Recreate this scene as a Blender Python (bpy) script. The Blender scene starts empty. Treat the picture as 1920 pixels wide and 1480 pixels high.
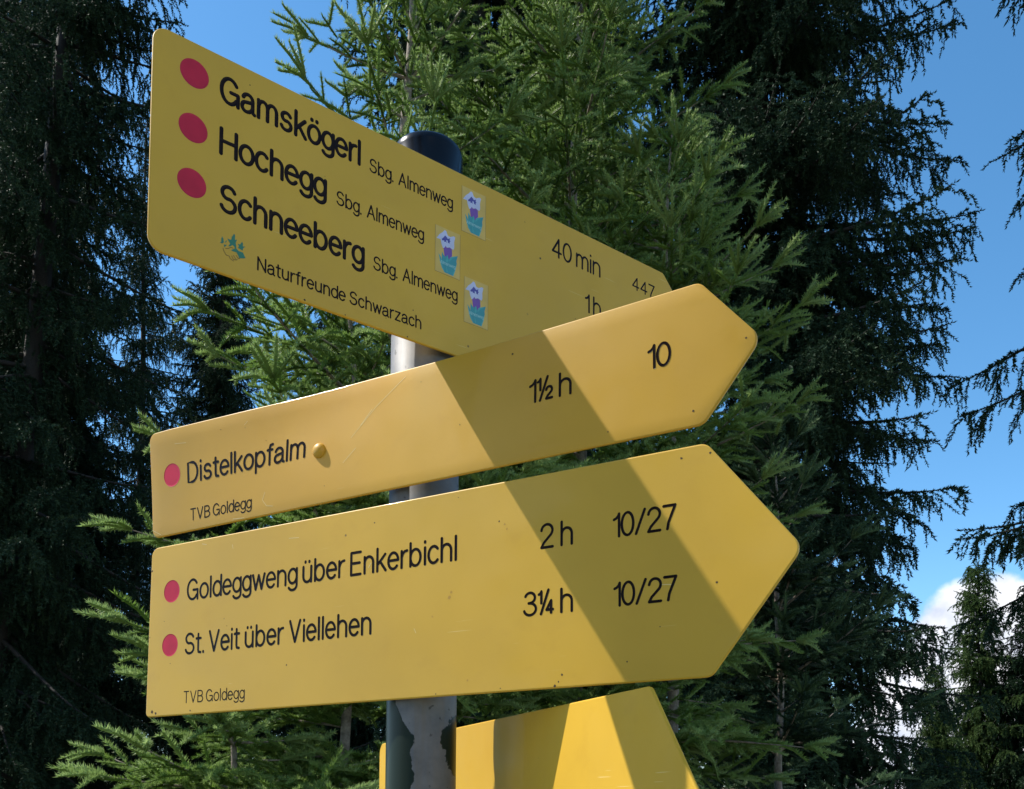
import bpy, bmesh, math, random
import numpy as np
from mathutils import Vector, Matrix

# ------------------------------------------------------------------ scene, camera, sky, sun
scene = bpy.context.scene
COL = scene.collection
R = math.radians

cam_data = bpy.data.cameras.new('camera')
cam_data.sensor_width = 36.0
cam_data.lens = 32.92
cam_data.shift_y = 0.3583
cam_data.clip_start = 0.05
cam_data.clip_end = 2000.0
cam = bpy.data.objects.new('camera', cam_data)
COL.objects.link(cam)
cam.matrix_world = (Matrix.Translation((0, 0, 1.62)) @ Matrix.Rotation(R(93.0), 4, 'X') @ Matrix.Rotation(0.006, 4, 'Z'))
scene.camera = cam

SUN_DIR = Vector((-0.602, 0.113, 0.791)).normalized()
SUN_EL = math.asin(SUN_DIR.z)
SUN_AZ = math.atan2(SUN_DIR.x, SUN_DIR.y)

scene.view_settings.view_transform = 'Standard'
scene.view_settings.look = 'None'
scene.view_settings.gamma = 1.0
scene.view_settings.exposure = 0.7
scene.render.engine = 'CYCLES'
scene.cycles.max_bounces = 7
scene.cycles.diffuse_bounces = 3
scene.cycles.glossy_bounces = 3
scene.cycles.transmission_bounces = 4
scene.cycles.transparent_max_bounces = 4
scene.cycles.use_denoising = True
scene.cycles.sample_clamp_indirect = 6.0

world = bpy.data.worlds.new('World')
scene.world = world
world.use_nodes = True
wt = world.node_tree
wt.nodes.clear()
def wn(t): return wt.nodes.new(t)
w_out = wn('ShaderNodeOutputWorld'); w_bg = wn('ShaderNodeBackground')
sky = wn('ShaderNodeTexSky')
sky.sky_type = 'NISHITA'
sky.sun_disc = False
sky.sun_elevation = SUN_EL
sky.sun_rotation = SUN_AZ
sky.altitude = 1500
sky.air_density = 1.0
sky.dust_density = 0.6
sky.ozone_density = 2.0
hsv = wn('ShaderNodeHueSaturation')
hsv.inputs['Saturation'].default_value = 1.22
hsv.inputs['Hue'].default_value = 0.49
wt.links.new(sky.outputs[0], hsv.inputs['Color'])
# one cumulus cloud low in the right of the view, written in sky directions
tc = wn('ShaderNodeTexCoord')
nrm = wn('ShaderNodeVectorMath'); nrm.operation = 'NORMALIZE'
wt.links.new(tc.outputs['Generated'], nrm.inputs[0])
def cloud_lobe(az, el, r_in, r_out):
    d = (math.sin(R(az))*math.cos(R(el)), math.cos(R(az))*math.cos(R(el)), math.sin(R(el)))
    dot = wn('ShaderNodeVectorMath'); dot.operation = 'DOT_PRODUCT'
    dot.inputs[1].default_value = d
    wt.links.new(nrm.outputs[0], dot.inputs[0])
    mr = wn('ShaderNodeMapRange')
    mr.inputs[1].default_value = math.cos(R(r_out)); mr.inputs[2].default_value = math.cos(R(r_in))
    wt.links.new(dot.outputs['Value'], mr.inputs[0])
    return mr.outputs[0]
lobes = [cloud_lobe(27.0, 9.0, 1.2, 5.0), cloud_lobe(24.2, 6.2, 1.0, 4.4), cloud_lobe(29.5, 6.5, 1.0, 5.4), cloud_lobe(24.0, 3.0, 1.5, 6.0),
         cloud_lobe(-120.0, 25.0, 6, 22.0), cloud_lobe(120.0, 20.0, 6, 20.0), cloud_lobe(165.0, 30.0, 5, 18.0)]
acc = lobes[0]
for l in lobes[1:]:
    mx = wn('ShaderNodeMath'); mx.operation = 'MAXIMUM'
    wt.links.new(acc, mx.inputs[0]); wt.links.new(l, mx.inputs[1]); acc = mx.outputs[0]
cn = wn('ShaderNodeTexNoise'); cn.inputs['Scale'].default_value = 14.0; cn.inputs['Detail'].default_value = 9.0; cn.inputs['Roughness'].default_value = 0.58
wt.links.new(nrm.outputs[0], cn.inputs['Vector'])
cm = wn('ShaderNodeMath'); cm.operation = 'MULTIPLY_ADD'; cm.inputs[1].default_value = 1.1; cm.inputs[2].default_value = -0.55
wt.links.new(cn.outputs[0], cm.inputs[0])
ca = wn('ShaderNodeMath'); ca.operation = 'ADD'
wt.links.new(acc, ca.inputs[0]); wt.links.new(cm.outputs[0], ca.inputs[1])
cr = wn('ShaderNodeMapRange'); cr.interpolation_type = 'SMOOTHSTEP'
cr.inputs[1].default_value = 0.33; cr.inputs[2].default_value = 0.62
wt.links.new(ca.outputs[0], cr.inputs[0])
n2 = wn('ShaderNodeTexNoise'); n2.inputs['Scale'].default_value = 22.0; n2.inputs['Detail'].default_value = 5.0
wt.links.new(nrm.outputs[0], n2.inputs['Vector'])
cc = wn('ShaderNodeMix'); cc.data_type = 'RGBA'
cc.inputs[6].default_value = (3.0, 3.3, 4.0, 1); cc.inputs[7].default_value = (5.2, 5.2, 5.4, 1)
cmr = wn('ShaderNodeMapRange'); cmr.inputs[1].default_value = 0.35; cmr.inputs[2].default_value = 0.6
wt.links.new(n2.outputs[0], cmr.inputs[0]); wt.links.new(cmr.outputs[0], cc.inputs[0])
wm = wn('ShaderNodeMix'); wm.data_type = 'RGBA'
wt.links.new(cr.outputs[0], wm.inputs[0]); wt.links.new(hsv.outputs[0], wm.inputs[6]); wt.links.new(cc.outputs[2], wm.inputs[7])
wt.links.new(wm.outputs[2], w_bg.inputs['Color'])
w_bg.inputs['Strength'].default_value = 0.15
wt.links.new(w_bg.outputs[0], w_out.inputs['Surface'])

sun_data = bpy.data.lights.new('sun', 'SUN')
sun_data.energy = 4.2
sun_data.angle = R(0.5)
sun_data.color = (1.0, 0.95, 0.86)
sun = bpy.data.objects.new('sun', sun_data)
COL.objects.link(sun)
sun.rotation_euler = SUN_DIR.to_track_quat('Z', 'Y').to_euler()

# ------------------------------------------------------------------ helpers
def empty(name, loc=(0, 0, 0), rotz=0.0):
    o = bpy.data.objects.new(name, None)
    o.empty_display_size = 0.1
    COL.objects.link(o)
    o.location = loc
    o.rotation_euler = (0, 0, rotz)
    return o
def tag(o, label=None, cat=None, group=None, kind=None):
    if label: o['label'] = label
    if cat: o['category'] = cat
    if group: o['group'] = group
    if kind: o['kind'] = kind
    return o
def link_mesh(name, me, mat, parent=None):
    o = bpy.data.objects.new(name, me)
    if mat is not None: me.materials.append(mat)
    COL.objects.link(o)
    if parent is not None: o.parent = parent
    return o
def from_bm(name, bm, mat, parent=None, smooth=False):
    me = bpy.data.meshes.new(name)
    bm.normal_update()
    bm.to_mesh(me); bm.free()
    if smooth:
        for p in me.polygons: p.use_smooth = True
    return link_mesh(name, me, mat, parent)
def from_pydata(name, v, f, mat, parent=None, smooth=False):
    me = bpy.data.meshes.new(name)
    me.from_pydata([tuple(p) for p in v], [], f)
    if smooth:
        for p in me.polygons: p.use_smooth = True
    me.update()
    return link_mesh(name, me, mat, parent)
def new_mat(name):
    m = bpy.data.materials.new(name); m.use_nodes = True
    t = m.node_tree; b = t.nodes['Principled BSDF']
    return m, t, b
def node(t, typ, **kw):
    n = t.nodes.new(typ)
    for k, v in kw.items():
        if hasattr(n, k): setattr(n, k, v)
    return n
def noise(t, vec, scale, detail=4.0, rough=0.5):
    n = t.nodes.new('ShaderNodeTexNoise')
    n.inputs['Scale'].default_value = scale; n.inputs['Detail'].default_value = detail; n.inputs['Roughness'].default_value = rough
    if vec is not None: t.links.new(vec, n.inputs['Vector'])
    return n.outputs[0]
def ramp(t, fac, a, b, lo=0.0, hi=1.0):
    n = t.nodes.new('ShaderNodeMapRange')
    n.inputs[1].default_value = a; n.inputs[2].default_value = b; n.inputs[3].default_value = lo; n.inputs[4].default_value = hi
    t.links.new(fac, n.inputs[0])
    return n.outputs[0]
def math_n(t, op, a, b):
    n = t.nodes.new('ShaderNodeMath'); n.operation = op
    for i, x in enumerate((a, b)):
        if isinstance(x, (int, float)): n.inputs[i].default_value = x
        else: t.links.new(x, n.inputs[i])
    return n.outputs[0]
def mix(t, fac, a, b):
    n = t.nodes.new('ShaderNodeMix'); n.data_type = 'RGBA'
    if isinstance(fac, (int, float)): n.inputs[0].default_value = fac
    else: t.links.new(fac, n.inputs[0])
    for i, x in ((6, a), (7, b)):
        if isinstance(x, tuple): n.inputs[i].default_value = (*x, 1) if len(x) == 3 else x
        else: t.links.new(x, n.inputs[i])
    return n.outputs[2]

# ------------------------------------------------------------------ materials
def paint_mat(name, base, rough, coat, seed):
    m, t, b = new_mat(name)
    tcn = t.nodes.new('ShaderNodeTexCoord')
    mp = t.nodes.new('ShaderNodeMapping'); mp.inputs['Location'].default_value = (seed, seed*0.7, seed*1.3)
    t.links.new(tcn.outputs['Object'], mp.inputs['Vector'])
    v = mp.outputs[0]
    big = noise(t, v, 9.0, 3.0)
    col = mix(t, ramp(t, big, 0.35, 0.65), tuple(c*0.95 for c in base), tuple(min(1, c*1.05) for c in base))
    # a thin film of dirt with its own cloudy shape, and fly specks
    film = ramp(t, noise(t, v, 38.0, 6.0, 0.62), 0.56, 0.78, 0.0, 0.22)
    col = mix(t, film, col, (base[0]*0.78, base[1]*0.72, base[2]*0.8))
    vo = t.nodes.new('ShaderNodeTexVoronoi'); vo.inputs['Scale'].default_value = 42.0
    t.links.new(v, vo.inputs['Vector'])
    spk = math_n(t, 'MULTIPLY', ramp(t, vo.outputs['Distance'], 0.030, 0.055, 1.0, 0.0),
                 ramp(t, noise(t, v, 17.0, 2.0), 0.60, 0.64))
    col = mix(t, spk, col, (0.035, 0.022, 0.012))
    # pale hair scratches
    sc = t.nodes.new('ShaderNodeMapping'); sc.inputs['Rotation'].default_value = (0, R(38), 0); sc.inputs['Scale'].default_value = (5.0, 5.0, 240.0)
    t.links.new(v, sc.inputs['Vector'])
    scr = math_n(t, 'MULTIPLY', ramp(t, noise(t, sc.outputs[0], 3.0, 2.0), 0.735, 0.75), ramp(t, noise(t, v, 11.0, 2.0), 0.56, 0.6))
    col = mix(t, math_n(t, 'MULTIPLY', scr, 0.55), col, (0.8, 0.66, 0.3))
    t.links.new(col, b.inputs['Base Color'])
    rg = ramp(t, noise(t, v, 30.0, 5.0), 0.3, 0.7, rough*0.85, rough*1.2)
    t.links.new(rg, b.inputs['Roughness'])
    b.inputs['Specular IOR Level'].default_value = 0.35 if coat > 0.05 else 0.2
    b.inputs['Coat Weight'].default_value = coat
    b.inputs['Coat Roughness'].default_value = 0.06
    bp = t.nodes.new('ShaderNodeBump'); bp.inputs['Strength'].default_value = 0.02; bp.inputs['Distance'].default_value = 0.002
    t.links.new(noise(t, v, 420.0, 2.0), bp.inputs['Height'])
    t.links.new(bp.outputs[0], b.inputs['Normal'])
    return m
YEL = (0.595, 0.352, 0.030)
YEL2 = (0.575, 0.318, 0.024)
M_yel = [paint_mat('yellow_paint_%d' % i, YEL2 if i == 1 else YEL, r, c, s) for i, (r, c, s) in enumerate(((0.5, 0.06, 1.0), (0.46, 0.14, 4.2), (0.44, 0.20, 8.7), (0.6, 0.03, 13.1)))]
def simple(name, col, rough=0.5, metal=0.0, coat=0.0):
    m, t, b = new_mat(name)
    tcn = t.nodes.new('ShaderNodeTexCoord')
    c = mix(t, ramp(t, noise(t, tcn.outputs['Object'], 60.0, 4.0), 0.3, 0.7), tuple(x*0.9 for x in col), tuple(min(1, x*1.1) for x in col))
    t.links.new(c, b.inputs['Base Color'])
    b.inputs['Roughness'].default_value = rough; b.inputs['Metallic'].default_value = metal; b.inputs['Coat Weight'].default_value = coat
    return m
M_ink = simple('black_enamel', (0.010, 0.005, 0.004), 0.26)
M_ink.node_tree.nodes['Principled BSDF'].inputs['Specular IOR Level'].default_value = 0.10
M_red = simple('red_enamel', (0.50, 0.018, 0.050), 0.4)
M_red.node_tree.nodes['Principled BSDF'].inputs['Specular IOR Level'].default_value = 0.2
M_cap = simple('black_plastic', (0.006, 0.007, 0.010), 0.20)
M_cap.node_tree.nodes['Principled BSDF'].inputs['Specular IOR Level'].default_value = 0.2
M_zinc = simple('zinc_steel', (0.42, 0.43, 0.44), 0.4, 0.9)
M_stk = simple('clear_film', (0.60, 0.40, 0.085), 0.4)
M_white = simple('pale_lilac_print', (0.50, 0.53, 0.72), 0.4)
M_violet = simple('violet_print', (0.16, 0.06, 0.33), 0.4)
M_blue = simple('blue_print', (0.06, 0.06, 0.30), 0.4)
M_teal = simple('teal_print', (0.03, 0.27, 0.30), 0.4)
M_teal2 = simple('light_teal_print', (0.06, 0.36, 0.36), 0.4)
M_tealw = simple('pale_teal_print', (0.30, 0.55, 0.55), 0.4)
M_green = simple('green_print', (0.012, 0.17, 0.10), 0.4)
M_brown = simple('brown_print', (0.16, 0.09, 0.012), 0.5)

def post_mat():
    m, t, b = new_mat('galvanised_post_with_peeling_paint')
    tcn = t.nodes.new('ShaderNodeTexCoord'); v = tcn.outputs['Object']
    sx = t.nodes.new('ShaderNodeSeparateXYZ'); t.links.new(v, sx.inputs[0])
    n1 = noise(t, v, 16.0, 6.0, 0.55)
    # paint stays on the flanks, has flaked off the face and the upper part
    flank = ramp(t, math_n(t, 'ABSOLUTE', math_n(t, 'ADD', sx.outputs['X'], -0.006), 0.0), 0.004, 0.03, -0.06, 0.26)
    low = ramp(t, sx.outputs['Z'], 1.68, 1.80, 0.0, -0.6)
    left = ramp(t, sx.outputs['X'], -0.03, 0.03, 0.11, -0.05)
    s = math_n(t, 'ADD', math_n(t, 'ADD', n1, flank), math_n(t, 'ADD', low, left))
    paint = ramp(t, s, 0.585, 0.595)
    zn = noise(t, v, 45.0, 5.0, 0.6)
    vz = t.nodes.new('ShaderNodeMapping'); vz.inputs['Scale'].default_value = (60, 60, 4); t.links.new(v, vz.inputs[0])
    st = noise(t, vz.outputs[0], 2.0, 4.0)
    zinc = mix(t, ramp(t, zn, 0.3, 0.7), (0.115, 0.12, 0.13), (0.20, 0.20, 0.205))
    zinc = mix(t, ramp(t, st, 0.5, 0.75, 0, 0.45), zinc, (0.17, 0.135, 0.095))
    zinc = mix(t, ramp(t, noise(t, v, 130.0, 3.0), 0.68, 0.72, 0, 0.8), zinc, (0.05, 0.05, 0.05))
    col = mix(t, paint, zinc, (0.012, 0.022, 0.016))
    t.links.new(col, b.inputs['Base Color'])
    t.links.new(ramp(t, paint, 0, 1, 0.55, 0.38), b.inputs['Roughness'])
    t.links.new(ramp(t, paint, 0, 1, 0.25, 0.2), b.inputs['Specular IOR Level'])
    t.links.new(ramp(t, paint, 0, 1, 0.10, 0.0), b.inputs['Metallic'])
    bp = t.nodes.new('ShaderNodeBump'); bp.inputs['Strength'].default_value = 0.6; bp.inputs['Distance'].default_value = 0.0006
    t.links.new(paint, bp.inputs['Height']); t.links.new(bp.outputs[0], b.inputs['Normal'])
    return m
M_post = post_mat()

def needle_mat(name, dark, light, tip, trans, spec=0.10, rough=0.55):
    m, t, b = new_mat(name)
    at = t.nodes.new('ShaderNodeAttribute'); at.attribute_name = 'tone'
    c = mix(t, ramp(t, at.outputs['Fac'], 0.0, 0.6), dark, light)
    c = mix(t, ramp(t, at.outputs['Fac'], 0.6, 1.0), c, tip)
    t.links.new(c, b.inputs['Base Color'])
    b.inputs['Roughness'].default_value = rough
    b.inputs['Specular IOR Level'].default_value = spec
    tr = t.nodes.new('ShaderNodeBsdfTranslucent'); t.links.new(c, tr.inputs['Color'])
    ms = t.nodes.new('ShaderNodeMixShader'); ms.inputs[0].default_value = trans
    t.links.new(b.outputs[0], ms.inputs[1]); t.links.new(tr.outputs[0], ms.inputs[2])
    t.links.new(ms.outputs[0], t.nodes['Material Output'].inputs['Surface'])
    return m
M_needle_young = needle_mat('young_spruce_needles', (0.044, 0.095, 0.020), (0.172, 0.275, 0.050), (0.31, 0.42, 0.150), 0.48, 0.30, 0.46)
M_needle_shade = needle_mat('shade_darkened_needles', (0.008, 0.021, 0.010), (0.020, 0.045, 0.019), (0.10, 0.165, 0.07), 0.16, 0.2, 0.5)  # darker needle set: shade is painted into the colour
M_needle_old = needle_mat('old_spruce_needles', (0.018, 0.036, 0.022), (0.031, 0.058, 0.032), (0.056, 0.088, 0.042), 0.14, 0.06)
M_needle_far = needle_mat('distant_spruce_needles', (0.040, 0.075, 0.026), (0.085, 0.135, 0.042), (0.13, 0.19, 0.06), 0.3)
def bark_mat(name, a, b_):
    m, t, b = new_mat(name)
    tcn = t.nodes.new('ShaderNodeTexCoord'); v = tcn.outputs['Object']
    n = noise(t, v, 60.0, 6.0, 0.65)
    t.links.new(mix(t, ramp(t, n, 0.35, 0.65), a, b_), b.inputs['Base Color'])
    b.inputs['Roughness'].default_value = 0.85
    bp = t.nodes.new('ShaderNodeBump'); bp.inputs['Strength'].default_value = 0.7; bp.inputs['Distance'].default_value = 0.004
    t.links.new(noise(t, v, 90.0, 5.0), bp.inputs['Height']); t.links.new(bp.outputs[0], b.inputs['Normal'])
    return m
M_bark_young = bark_mat('young_spruce_bark', (0.13, 0.10, 0.075), (0.30, 0.25, 0.20))
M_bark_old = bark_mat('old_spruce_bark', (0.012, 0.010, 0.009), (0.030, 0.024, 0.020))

# ------------------------------------------------------------------ ground
def ground():
    m, t, b = new_mat('alpine_meadow')
    tcn = t.nodes.new('ShaderNodeTexCoord'); v = tcn.outputs['Object']
    n1 = noise(t, v, 0.5, 6.0, 0.6); n2_ = noise(t, v, 14.0, 6.0, 0.7)
    c = mix(t, ramp(t, n1, 0.4, 0.6), (0.075, 0.105, 0.032), (0.14, 0.12, 0.06))
    c = mix(t, ramp(t, n2_, 0.4, 0.7), c, (0.05, 0.055, 0.022))
    t.links.new(c, b.inputs['Base Color']); b.inputs['Roughness'].default_value = 0.95
    bp = t.nodes.new('ShaderNodeBump'); bp.inputs['Distance'].default_value = 0.05
    t.links.new(n2_, bp.inputs['Height']); t.links.new(bp.outputs[0], b.inputs['Normal'])
    bm = bmesh.new()
    ring = [0.0, 2, 4, 7, 11, 17, 26, 40, 70, 130, 300, 900]
    seg = 48; rng = random.Random(5)
    rows = []
    for r_ in ring:
        if r_ == 0: rows.append([bm.verts.new((0, 2, 0))]); continue
        rows.append([bm.verts.new((r_*math.cos(2*math.pi*i/seg), 2 + r_*math.sin(2*math.pi*i/seg), rng.uniform(-0.06, 0.06) if 2 < r_ < 100 else 0.0)) for i in range(seg)])
    for i in range(seg): bm.faces.new((rows[0][0], rows[1][i], rows[1][(i+1) % seg]))
    for k in range(1, len(rows)-1):
        for i in range(seg):
            j = (i+1) % seg
            bm.faces.new((rows[k][i], rows[k+1][i], rows[k+1][j], rows[k][j]))
    return tag(from_bm('ground', bm, m, None, True), 'grassy alpine ground under the spruces and the signpost', 'ground', kind='structure')
ground()
def gravel():  # out-of-view gravel sheet, added to throw sunlight up onto the signs
    m, t, b = new_mat('pale_bounce_gravel')
    tcn = t.nodes.new('ShaderNodeTexCoord'); v = tcn.outputs['Object']
    vo = t.nodes.new('ShaderNodeTexVoronoi'); vo.inputs['Scale'].default_value = 45.0; t.links.new(v, vo.inputs['Vector'])
    c = mix(t, vo.outputs['Color'], (0.20, 0.19, 0.17), (0.36, 0.34, 0.31))
    t.links.new(mix(t, ramp(t, noise(t, v, 0.9, 5.0), 0.45, 0.65), c, (0.15, 0.16, 0.08)), b.inputs['Base Color'])
    b.inputs['Roughness'].default_value = 0.95
    bp = t.nodes.new('ShaderNodeBump'); bp.inputs['Distance'].default_value = 0.02
    t.links.new(vo.outputs['Distance'], bp.inputs['Height']); t.links.new(bp.outputs[0], b.inputs['Normal'])
    bm = bmesh.new(); rng = random.Random(8)
    top = [(x, 1.35 + rng.uniform(-.2, .2) + .02*x) for x in np.arange(-7, 26, .8)]
    bot = [(x, -4.6 + rng.uniform(-.3, .3) - .05*x) for x in np.arange(-7, 26, .8)]
    a = [bm.verts.new((x, y, 0.075)) for x, y in top]; c_ = [bm.verts.new((x, y, 0.075)) for x, y in bot]
    for i in range(len(a)-1): bm.faces.new((a[i], c_[i], c_[i+1], a[i+1]))
    return tag(from_bm('bounce_gravel', bm, m), 'unseen pale gravel road added to bounce light onto the signs', 'path', kind='structure')
gravel()

# ------------------------------------------------------------------ guidepost
PX, PY, PR = -0.0779, 0.80, 0.0300
def lathe(bm, prof, seg=40, cx=0.0, cy=0.0):
    rows = []
    for r_, z in prof:
        if r_ < 1e-6: rows.append([bm.verts.new((cx, cy, z))])
        else: rows.append([bm.verts.new((cx + r_*math.cos(2*math.pi*i/seg), cy + r_*math.sin(2*math.pi*i/seg), z)) for i in range(seg)])
    for a, b in zip(rows, rows[1:]):
        for i in range(seg):
            j = (i+1) % seg
            if len(a) == 1 and len(b) == 1: continue
            if len(a) == 1: bm.faces.new((a[0], b[j], b[i]))
            elif len(b) == 1: bm.faces.new((a[i], a[j], b[0]))
            else: bm.faces.new((a[i], a[j], b[j], b[i]))
post = tag(empty('signpost', (PX, PY, 0)), 'round galvanised steel post with black cap and peeling dark paint, carrying the yellow signs', 'signpost')
bm = bmesh.new(); lathe(bm, [(0.0, -0.3), (PR, -0.3), (PR, 0.6), (PR, 1.2), (PR, 1.7), (PR, 2.19), (0.0, 2.19)])
from_bm('pole', bm, M_post, post, True)
bm = bmesh.new(); lathe(bm, [(PR+0.0003, 2.150), (PR+0.0032, 2.1495), (PR+0.0036, 2.153), (PR+0.0033, 2.156), (PR+0.0016, 2.158), (PR+0.0012, 2.193), (PR+0.0006, 2.1975), (PR-0.0008, 2.1998), (PR-0.003, 2.2010), (PR-0.012, 2.2018), (0.0, 2.2022)], 64)
from_bm('cap', bm, M_cap, post, True)

# ---- sign plates: local x = along the plate, local z = height, local -y = front
TH = 0.003
def rounded(poly, rad, n=7):
    out = []
    m = len(poly)
    for i in range(m):
        p0, p1, p2 = (Vector(poly[(i-1) % m]), Vector(poly[i]), Vector(poly[(i+1) % m]))
        r_ = rad[i]
        a = (p0-p1).normalized(); b = (p2-p1).normalized()
        ang = a.angle(b); d = r_/math.tan(ang/2)
        c = p1 + (a+b).normalized()*(r_/math.sin(ang/2))
        s = p1 + a*d; e = p1 + b*d
        a0 = math.atan2(*(s-c).yx); a1 = math.atan2(*(e-c).yx)
        da = (a1-a0+math.pi) % (2*math.pi) - math.pi
        for k in range(n+1):
            t_ = a0 + da*k/n
            out.append((c.x + r_*math.cos(t_), c.y + r_*math.sin(t_)))
    return out
def inset(pts, d):
    n = len(pts); out = []
    for i in range(n):
        a = Vector(pts[i-1]); b = Vector(pts[(i+1) % n]); tg = (b-a).normalized()
        nx, ny = -tg.y, tg.x            # inward for counter-clockwise outlines
        out.append((pts[i][0] + nx*d, pts[i][1] + ny*d))
    return out
def plate(name, poly, rad, mat, parent, bend=None, cuts=0):
    pts = rounded(poly, rad)
    bm = bmesh.new()
    rings = [(1.3e-3, 0.0), (0.85e-3, 0.00008), (0.42e-3, 0.0003), (0.1e-3, 0.0008), (0.0, 0.0015), (0.3e-3, TH-0.0004), (1.2e-3, TH)]
    rows = [[bm.verts.new((x, y, z)) for x, z in inset(pts, d)] for d, y in rings]
    n = len(pts)
    for a, b in zip(rows, rows[1:]):
        for i in range(n):
            j = (i+1) % n
            f = bm.faces.new((a[i], b[i], b[j], a[j])); f.smooth = True
    bm.faces.new(rows[0]); bm.faces.new(list(reversed(rows[-1])))
    if cuts:
        xs = [p[0] for p in pts]; zs = [p[1] for p in pts]
        for k in range(1, cuts):
            bmesh.ops.bisect_plane(bm, geom=bm.verts[:]+bm.edges[:]+bm.faces[:], plane_co=(min(xs)+(max(xs)-min(xs))*k/cuts, 0, 0), plane_no=(1, 0, 0))
        for k in range(1, 8):
            bmesh.ops.bisect_plane(bm, geom=bm.verts[:]+bm.edges[:]+bm.faces[:], plane_co=(0, 0, min(zs)+(max(zs)-min(zs))*k/8), plane_no=(0, 0, 1))
        for f in bm.faces: f.smooth = True
    bmesh.ops.recalc_face_normals(bm, faces=bm.faces[:])
    if bend:
        for v in bm.verts: v.co.y += bend(v.co.x, v.co.z)
    return from_bm(name, bm, mat, parent)

# ---- engraver's single-stroke alphabet (cap height 1)
def E_(cx, cy, rx, ry, a0, a1, n=None):
    n = n or max(4, int(abs(a1-a0)/15))
    return [(cx + rx*math.cos(R(a0+(a1-a0)*k/n)), cy + ry*math.sin(R(a0+(a1-a0)*k/n))) for k in range(n+1)]
XH = 0.72
OV = E_(.27, XH/2, .27, XH/2, 0, 360)
def arch(x0, x1, h=XH):    # stem top into a shoulder and down
    c = (x0+x1)/2; r_ = (x1-x0)/2
    return [(x0, h-.30)] + E_(c, h-.27, r_, .27, 180, 0) + [(x1, 0)]
ONE = [[(.0, .76), (.10, .80), (.20, .90), (.24, 1.0), (.24, 0)]]
TWO = [E_(.27, .73, .26, .27, 175, -25) + [(.46, .54), (.12, .20), (.01, 0), (.54, 0)]]
FOUR = [[(.42, 0), (.42, 1.0), (.0, .26), (.58, .26)]]
def sub(gl, s, dx, dy): return [[(x*s*.92+dx, y*s+dy) for x, y in st] for st in gl]
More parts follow.
